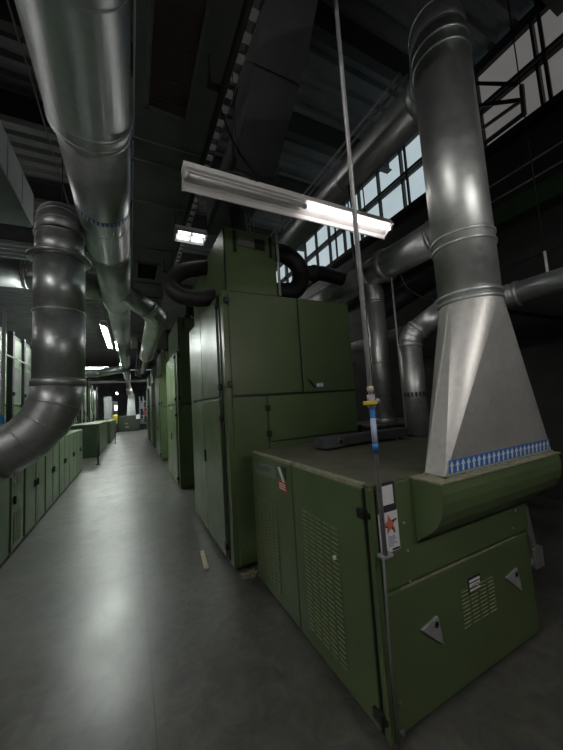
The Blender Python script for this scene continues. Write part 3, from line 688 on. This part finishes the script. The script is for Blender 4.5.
for k in range(40): T.part('lit_rib', MB().box(.865, 1.055, .6 + k*.185, .68 + k*.185, 4.99, 5.01), WHITE)  # white bars imitate the lit roof corrugation seen between the ducts
for y in (1.6, 5.6): T.part('hanger', MB().box(.84, 1.08, y - .015, y + .015, 4.95, 4.98).tube([(.85, y, 4.96), (.85, y, 7.27)], .008, 8).tube([(1.07, y, 4.96), (1.07, y, 7.27)], .008, 8), DARKST)
T = Thing('black_pipe', 'thick black pipe running along under the rectangular ceiling duct edge', 'pipe', (.72, 4, 4.2))
T.part('pipe', MB().tube([(.72, -1, 4.2), (.72, 12, 4.2)], .028, 14), BLACK)
for y in (2.2, 4.3, 5.9, 8): T.part('clamp', MB().box(.60, .76, y - .02, y + .02, 4.225, 4.25).tube([(.62, y, 4.24), (.62, y, 4.5)], .010, 8), BLACK)
# small conduit lines below the ceiling on the right
for nm, lb, x, z, r, m, y0, y1 in (('steel_rail', 'pale thin rail running along beside the horizontal galvanised duct', 1.92, 4.13, .012, BRUSH, 1.45, 7), ('steel_rail', 'second pale thin rail, just right of the other beside the galvanised duct', 2.0, 4.15, .010, BRUSH, 1.45, 7)):
    mb = MB().tube([(x, y0, z), (x, y1, z)], r, 10)
    for y in (4.7,): mb.tube([(x, y, z), (x, y, 4.99)], .006, 6)
    solo(nm, mb, m, lb, 'rail', (x, y0, z))

# steel along the right wall
T = Thing('wall_gantry', 'dark steel angle frame in front of the high right windows', 'steel frame', (5.2, 3, 5.4))
T.part('rail', MB().box(5.28, 5.33, .4, 16, 6.29, 6.345), DARKST)
T.part('rail', MB().box(5.18, 5.34, .4, 16, 5.42, 5.52), DARKST)
for y in (1.7, 4.1, 6.6, 9.2): T.part('post', MB().box(5.28, 5.32, y - .02, y + .02, 5.42, 7.27), DARKST)
for z, zz in ((6.95, 5.95), (6.5, 5.7)):
    T.part('brace', MB().beam((5.3, 2.75, z), (5.0, 1.95, zz), .05, .05), DARKST)
T.part('bracket', MB().beam((5.3, 2.0, 6.12), (5.3, 2.02, 5.65), .05, .05).beam((5.3, 2.02, 5.68), (5.3, 2.9, 5.68), .05, .05).beam((5.3, 2.02, 5.90), (5.3, 2.9, 5.98), .04, .04), GREYST)
for z, lb in ((4.92, 'upper thin pale rail along the dark right wall'), (4.66, 'lower thin pale rail along the dark right wall')):
    mb = MB().tube([(5.3, .2, z), (5.3, 8, z)], .014, 10)
    for y in (.9, 3.2, 6): mb.box(5.3, 5.5, y - .015, y + .015, z - .02, z)
    solo('wall_rail', mb, BRUSH, lb, 'rail', (5.3, .2, z))
mb = MB().box(5.20, 5.5, .2, 9, 4.2, 4.48); solo('wall_trunking', mb, GREEND, 'dark green trunking running along the right wall below the rails', 'trunking', (5.35, .2, 4.2))
mb = MB().box(4.9, 5.0, 2.72, 2.82, 0, 7.27); solo('steel_column', mb, DARKST, 'dark steel column right behind the near hood duct', 'column', (4.95, 2.77, 0))

# ------------------------------------------------------------------ left side
def low_cabinet(label, y0, y1, kind='double', group='low green cabinets along the left'):
    T = Thing('low_cabinet', label, 'cabinet', (-1.7, (y0 + y1)/2, 0), group)
    xf, xb, h = -1.32, -2.15, 1.215
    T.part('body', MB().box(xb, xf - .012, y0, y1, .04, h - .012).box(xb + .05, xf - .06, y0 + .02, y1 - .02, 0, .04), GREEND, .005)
    T.part('top_panel', MB().box(xb, xf + .004, y0, y1, h - .012, h), GREENL, .003)
    T.part('gap_shade', MB().box(xf - .013, xf - .008, y0 + .002, y1 - .002, .0, h - .014), BLACK)  # black sheet standing in for the shade in the door gaps
    if kind == 'double':
        mid = (y0 + y1)/2
        for a, b_, hy in ((y0 + .035, mid - .02, mid - .07), (mid + .02, y1 - .035, mid + .07)):
            dd = T.part('door', MB().box(xf - .014, xf + .006, a, b_, .06, h - .03), GREENL, .006)
            T.part('handle', MB().box(xf + .006, xf + .03, hy - .022, hy + .022, .62, .72), BLACK, .005, parent=dd)
    else:
        dd = T.part('door', MB().box(xf - .014, xf + .006, y0 + .03, y1 - .03, .06, h - .03), GREENL, .006)
        T.part('handle', MB().box(xf + .006, xf + .03, y0 + .10, y0 + .15, .60, .70), BLACK, .005, parent=dd)
        if kind == 'louvre':
            lv = MB(); louvre(lv, (xf + .006, y0 + .14, .14), (0, 1, 0), (0, 0, 1), (1, 0, 0), 4, 14, .045, .016, .075, .026)
            louvre(lv, (xf + .006, y0 + .14, .82), (0, 1, 0), (0, 0, 1), (1, 0, 0), 4, 10, .045, .016, .075, .026)
            T.part('louvre_panel', lv, [LOUV, GREEN], parent=dd)
    return T
low_cabinet('nearest low green cabinet at the left edge, beside the louvred one', 3.3, 4.885, 'single')
low_cabinet('narrow low green cabinet door with louvres at the left edge', 4.90, 5.43, 'louvre')
nms = ['first low green double-door cabinet past the louvred one', 'second low green double-door cabinet past the louvred one', 'third low green double-door cabinet past the louvred one', 'fourth low green double-door cabinet in the left row', 'last low green double-door cabinet at the far end of the left row']
y = 5.45
for i in range(5):
    low_cabinet(nms[i], y, y + 1.13); y += 1.15

T = Thing('air_pipe', 'thin pale pipe with a blue band standing at the left edge above the low cabinets', 'pipe', (-1.52, 5.3, 1.215))
T.part('pipe', MB().tube([(-1.52, 5.3, 1.217), (-1.52, 5.3, 3.15)], .022, 14), CANVAS)
T.part('cross_bar', MB().tube([(-1.62, 5.3, 3.13), (-1.36, 5.36, 3.13)], .014, 10), CANVAS)
T.part('blue_band', MB().tube([(-1.52, 5.3, 1.60), (-1.52, 5.3, 1.72)], .025, 14), BLUEL)
T.part('base_plate', MB().box(-1.58, -1.46, 5.24, 5.36, 1.215, 1.23), GREYST)

def left_machine(label, y0, y1):
    T = Thing('feed_machine', label, 'machine', (-3.1, (y0 + y1)/2, 0), 'tall green machines on the left')
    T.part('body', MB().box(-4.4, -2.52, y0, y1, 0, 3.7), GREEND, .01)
    n = 3; w = (y1 - y0)/n
    for k in range(n):
        a = y0 + k*w
        T.part('lower_panel', MB().box(-2.53, -2.49, a + .14, a + w - .02, .1, 1.95), GREEN, .006)
        pn = T.part('upper_panel', MB().box(-2.53, -2.49, a + .14, a + w - .02, 2.0, 3.6), GREENL, .006)
        T.part('window', MB().box(-2.492, -2.482, a + .22, a + w - .12, 2.05, 2.9), SHEET, .003, parent=pn)
        T.part('post', MB().box(-2.54, -2.44, a, a + .12, .02, 3.72), BLACK)
        T.part('latch', MB().box(-2.44, -2.40, a + .02, a + .1, 2.2, 2.28), BLACK)
    T.part('rail', MB().tube([(-2.38, y0, 3.05), (-2.38, y1, 3.05)], .02, 8), BRUSH)
    return T
left_machine('tall green machine with pale panels behind the low cabinets at left', 6.3, 8.9)
left_machine('tall green machine behind the low cabinets, second from the left edge', 9.1, 11.7)

T = Thing('low_machine', 'dark green low machine block past the end of the left cabinets', 'machine', (-1.5, 16, 0))
T.part('body', MB().box(-2.1, -1.09, 13.9, 18.2, .02, 1.24), GREEND, .01)
T.part('top_panel', MB().box(-2.12, -1.07, 13.88, 18.22, 1.24, 1.27), GREEN)
for k in range(4): T.part('side_panel', MB().box(-1.095, -1.075, 13.95 + k*1.05, 14.9 + k*1.05, .1, 1.2), GREENL, .005)
T = Thing('low_machine', 'green low machine further down the left side of the aisle', 'machine', (-1.4, 22.5, 0))
T.part('body', MB().box(-2.1, -1.0, 19.2, 26, .02, 1.2), GREEN, .01)
T.part('end_panel', MB().box(-1.005, -.96, 25.2, 26, .02, 1.3), CANVAS)
for k in range(6): T.part('side_panel', MB().box(-1.0, -.98, 19.3 + k*.98, 20.2 + k*.98, .1, 1.15), GREENL, .005)
for i, (y0, y1, x, h) in enumerate(((14.0, 17.0, -2.22, 3.4), (17.6, 20.6, -2.22, 3.4), (21.2, 26.0, -2.22, 3.3))):
    T = Thing('feed_machine', ['tall green machine past the elbow duct on the far left', 'tall green machine deeper on the far left, middle of three', 'tall green machine furthest away on the left'][i], 'machine', (x - .8, y0, 0), 'tall green machines on the left')
    T.part('body', MB().box(x - 1.6, x, y0, y1, 0, h), GREEN, .01)
    T.part('post', MB().box(x, x + .09, y0, y0 + .12, 0, h + .3), BLACK); T.part('post', MB().box(x, x + .09, y1 - .12, y1, 0, h + .3), BLACK)
    T.part('panel', MB().box(x, x + .02, y0 + .3, y1 - .3, 1.4, h - .2), GREENL, .006)
    T.part('post', MB().box(x, x + .07, (y0 + y1)/2 - .05, (y0 + y1)/2 + .05, 0, h + .1), BLACK)
    T.part('hose', MB().tube(smooth_pts([(x + .15, y0 + .5, 3.4), (x + .12, y0 + .5, 2.2), (x + .35, y0 + .4, 1.32)]), .03, 10), GREYST)
for i, (x, y, h) in enumerate(((-.97, 11.85, 1.15), (-.75, 19.2, 1.2))):
    T = Thing('stanchion', ['thin dark stanchion post at the end of the left cabinets', 'thin dark stanchion post far along the aisle edge'][i], 'post', (x, y, 0), 'stanchion posts')
    T.part('post', MB().tube([(x, y, 0), (x, y, h)], .022, 10), DARKST)
    T.part('base', MB().tube([(x, y, 0), (x, y, .02)], .07, 16), DARKST)
T = Thing('high_duct', 'pale panelled rectangular duct high at the left edge', 'duct', (-2.1, 6, 5.3))
T.part('body', MB().box(-2.5, -1.62, 3.5, 7.0, 5.28, 5.95), SHEET)
for k in range(5): T.part('panel', MB().prism([(3.52 + k*.7, 5.30), (4.18 + k*.7, 5.30 + .0*k), (4.18 + k*.7, 5.93), (3.52 + k*.7, 5.93)], 'x', -1.62, -1.60), CANVAS)
for y in (4, 6.6): T.part('hanger', MB().tube([(-2.0, y, 5.95), (-2.0, y, 7.27)], .01, 8), DARKST)
mb = MB().tube([(-1.05, -1, 5.9), (-1.05, 14, 5.9)], .012, 8)
for y in (2, 8): mb.tube([(-1.05, y, 5.9), (-1.05, y, 7.27)], .006, 6)
solo('ceiling_conduit', mb, GREYST, 'thin conduit line across the dark ceiling left of the overhead duct', 'conduit', (-1.05, 0, 5.9))

T = Thing('pale_cabinet', 'pale narrow cabinet standing at the far left end of the aisle', 'cabinet', (-1.3, 27, 0))
T.part('body', MB().box(-1.75, -1.25, 26.3, 27, .05, 2.9), CANVAS, .01); T.part('plinth', MB().box(-1.73, -1.27, 26.32, 26.98, 0, .05), BLACK)
T.part('door', MB().box(-1.25, -1.235, 26.35, 26.95, .1, 2.85), GREENL, .006)
# ------------------------------------------------------------------ far end
T = Thing('end_machine', 'low dark machine standing across the far end of the aisle', 'machine', (-.1, 30.6, 0))
T.part('body', MB().box(-.95, .75, 30, 31.4, .05, 1.35), ENDM, .02)
T.part('base', MB().box(-.9, .7, 30.1, 31.3, 0, .05), BLACK)
T.part('light_strip', MB().box(-.45, -.2, 29.98, 30.0, .62, .70).box(-.4, -.15, 29.98, 30.0, .32, .42), LOUV)
T.part('panel', MB().box(.45, .75, 29.97, 30.0, 1.0, 1.4), PAPER)
T = Thing('white_hopper', 'white square hopper duct standing on the far end machine', 'duct', (.1, 30.6, 1.35))
T.part('chute', MB().prism([(-.28, 1.35), (.42, 1.35), (.36, 3.2), (-.16, 3.2)], 'y', 30.3, 31.0), CANVAS)
T.part('collar', MB().tube([(.0, 30.65, 3.2), (-.1, 30.65, 3.95)], [.3, .2], 24), GALVB)
T = Thing('control_panel', 'control cabinet with a lit pale blue screen at the far end of the aisle', 'control panel', (-1.2, 30.3, 0))
T.part('cabinet', MB().box(-1.5, -.98, 30.2, 30.7, 0, 2.6), BLACK, .02)
T.part('screen', MB().box(-1.22, -1.0, 30.18, 30.2, 1.85, 2.3), SCREEN)
T = Thing('yellow_bin', 'small yellow machine part at the far left end of the aisle', 'machine', (-1.2, 29.4, 0))
T.part('body', MB().box(-1.36, -.98, 29.2, 29.8, .75, 1.5), YELLOW, .03); T.part('stand', MB().box(-1.33, -1.0, 29.25, 29.75, 0, .75), BLACK)
T = Thing('steel_rack', 'pale blue steel frame machine at the far right end of the aisle', 'machine', (1.2, 31, 0))
for x in (.75, 1.05, 1.5): T.part('post', MB().box(x, x + .09, 31, 31.1, 0, 3.0), BACKW)
for z in (.5, 1.2, 1.9, 2.5): T.part('shelf', MB().box(.72, 1.65, 31, 31.8, z, z + .08), BACKW)
for z, x in ((.62, .85), (1.3, 1.2), (2.0, .85), (2.0, 1.3)): T.part('unit', MB().box(x, x + .28, 31.1, 31.6, z, z + .4), CANVAS, .02)
T.part('base', MB().box(.72, 1.65, 30.9, 31.8, 0, .5), ENDM)
T.part('red_unit', MB().box(1.05, 1.25, 30.95, 31.2, 1.3, 1.7), RED)
mb = MB().box(-5, 5.4, 27.2, 27.6, 4.02, 4.2); solo('cross_beam', mb, GREYST, 'grey beam crossing the hall above the far end', 'beam', (0, 27.4, 4.02))
for (x, y, z, lb) in ((.35, 13, 4.1, 'small dark pipe bundle hanging above the aisle'), ):
    T = Thing('pipe_bundle', lb, 'pipe', (x, y, z))
    for k in range(3): T.part('pipe', MB().tube([(x + .13*k, y - 1, z - .05*k), (x + .13*k, y + 10, z - .05*k)], .05, 12), DARKST)
    T.part('hanger', MB().tube([(x, y, z), (x, y, 4.5)], .012, 8), DARKST)

# lint and the pale stick on the floor
solo('wooden_stick', MB().obox((.69, 3.52, .011), (.10, .99, 0), (-.99, .1, 0), (0, 0, 1), .42, .048, .022), LINTW, 'pale wooden stick lying on the floor in front of the tall cabinet', 'stick', (.69, 3.52, 0), bv=.006)
lm = MB()
for k in range(60):
    x = .93 + random.random()*.16; y = 2.93 + random.random()*.12; s = .008 + random.random()*.02
    lm.obox((x, y, s*.25), (random.random() - .5, random.random() - .5, .1), (random.random(), -.3, .2), (0, 0, 1), s*2, s, s*.5)
solo('lint_pile', lm, LINT, 'pale lint swept up against the foot of the tall cabinet', 'lint', (1.0, 3.0, 0), kind='stuff')

# ------------------------------------------------------------------ world and view
wd = bpy.data.worlds.new('world'); sc.world = wd; wd.use_nodes = True
wd.node_tree.nodes['Background'].inputs[0].default_value = (.55, .7, .85, 1); wd.node_tree.nodes['Background'].inputs[1].default_value = .3
sc.view_settings.view_transform = 'Standard'; sc.view_settings.look = 'None'; sc.view_settings.gamma = 1; sc.view_settings.exposure = 1.32
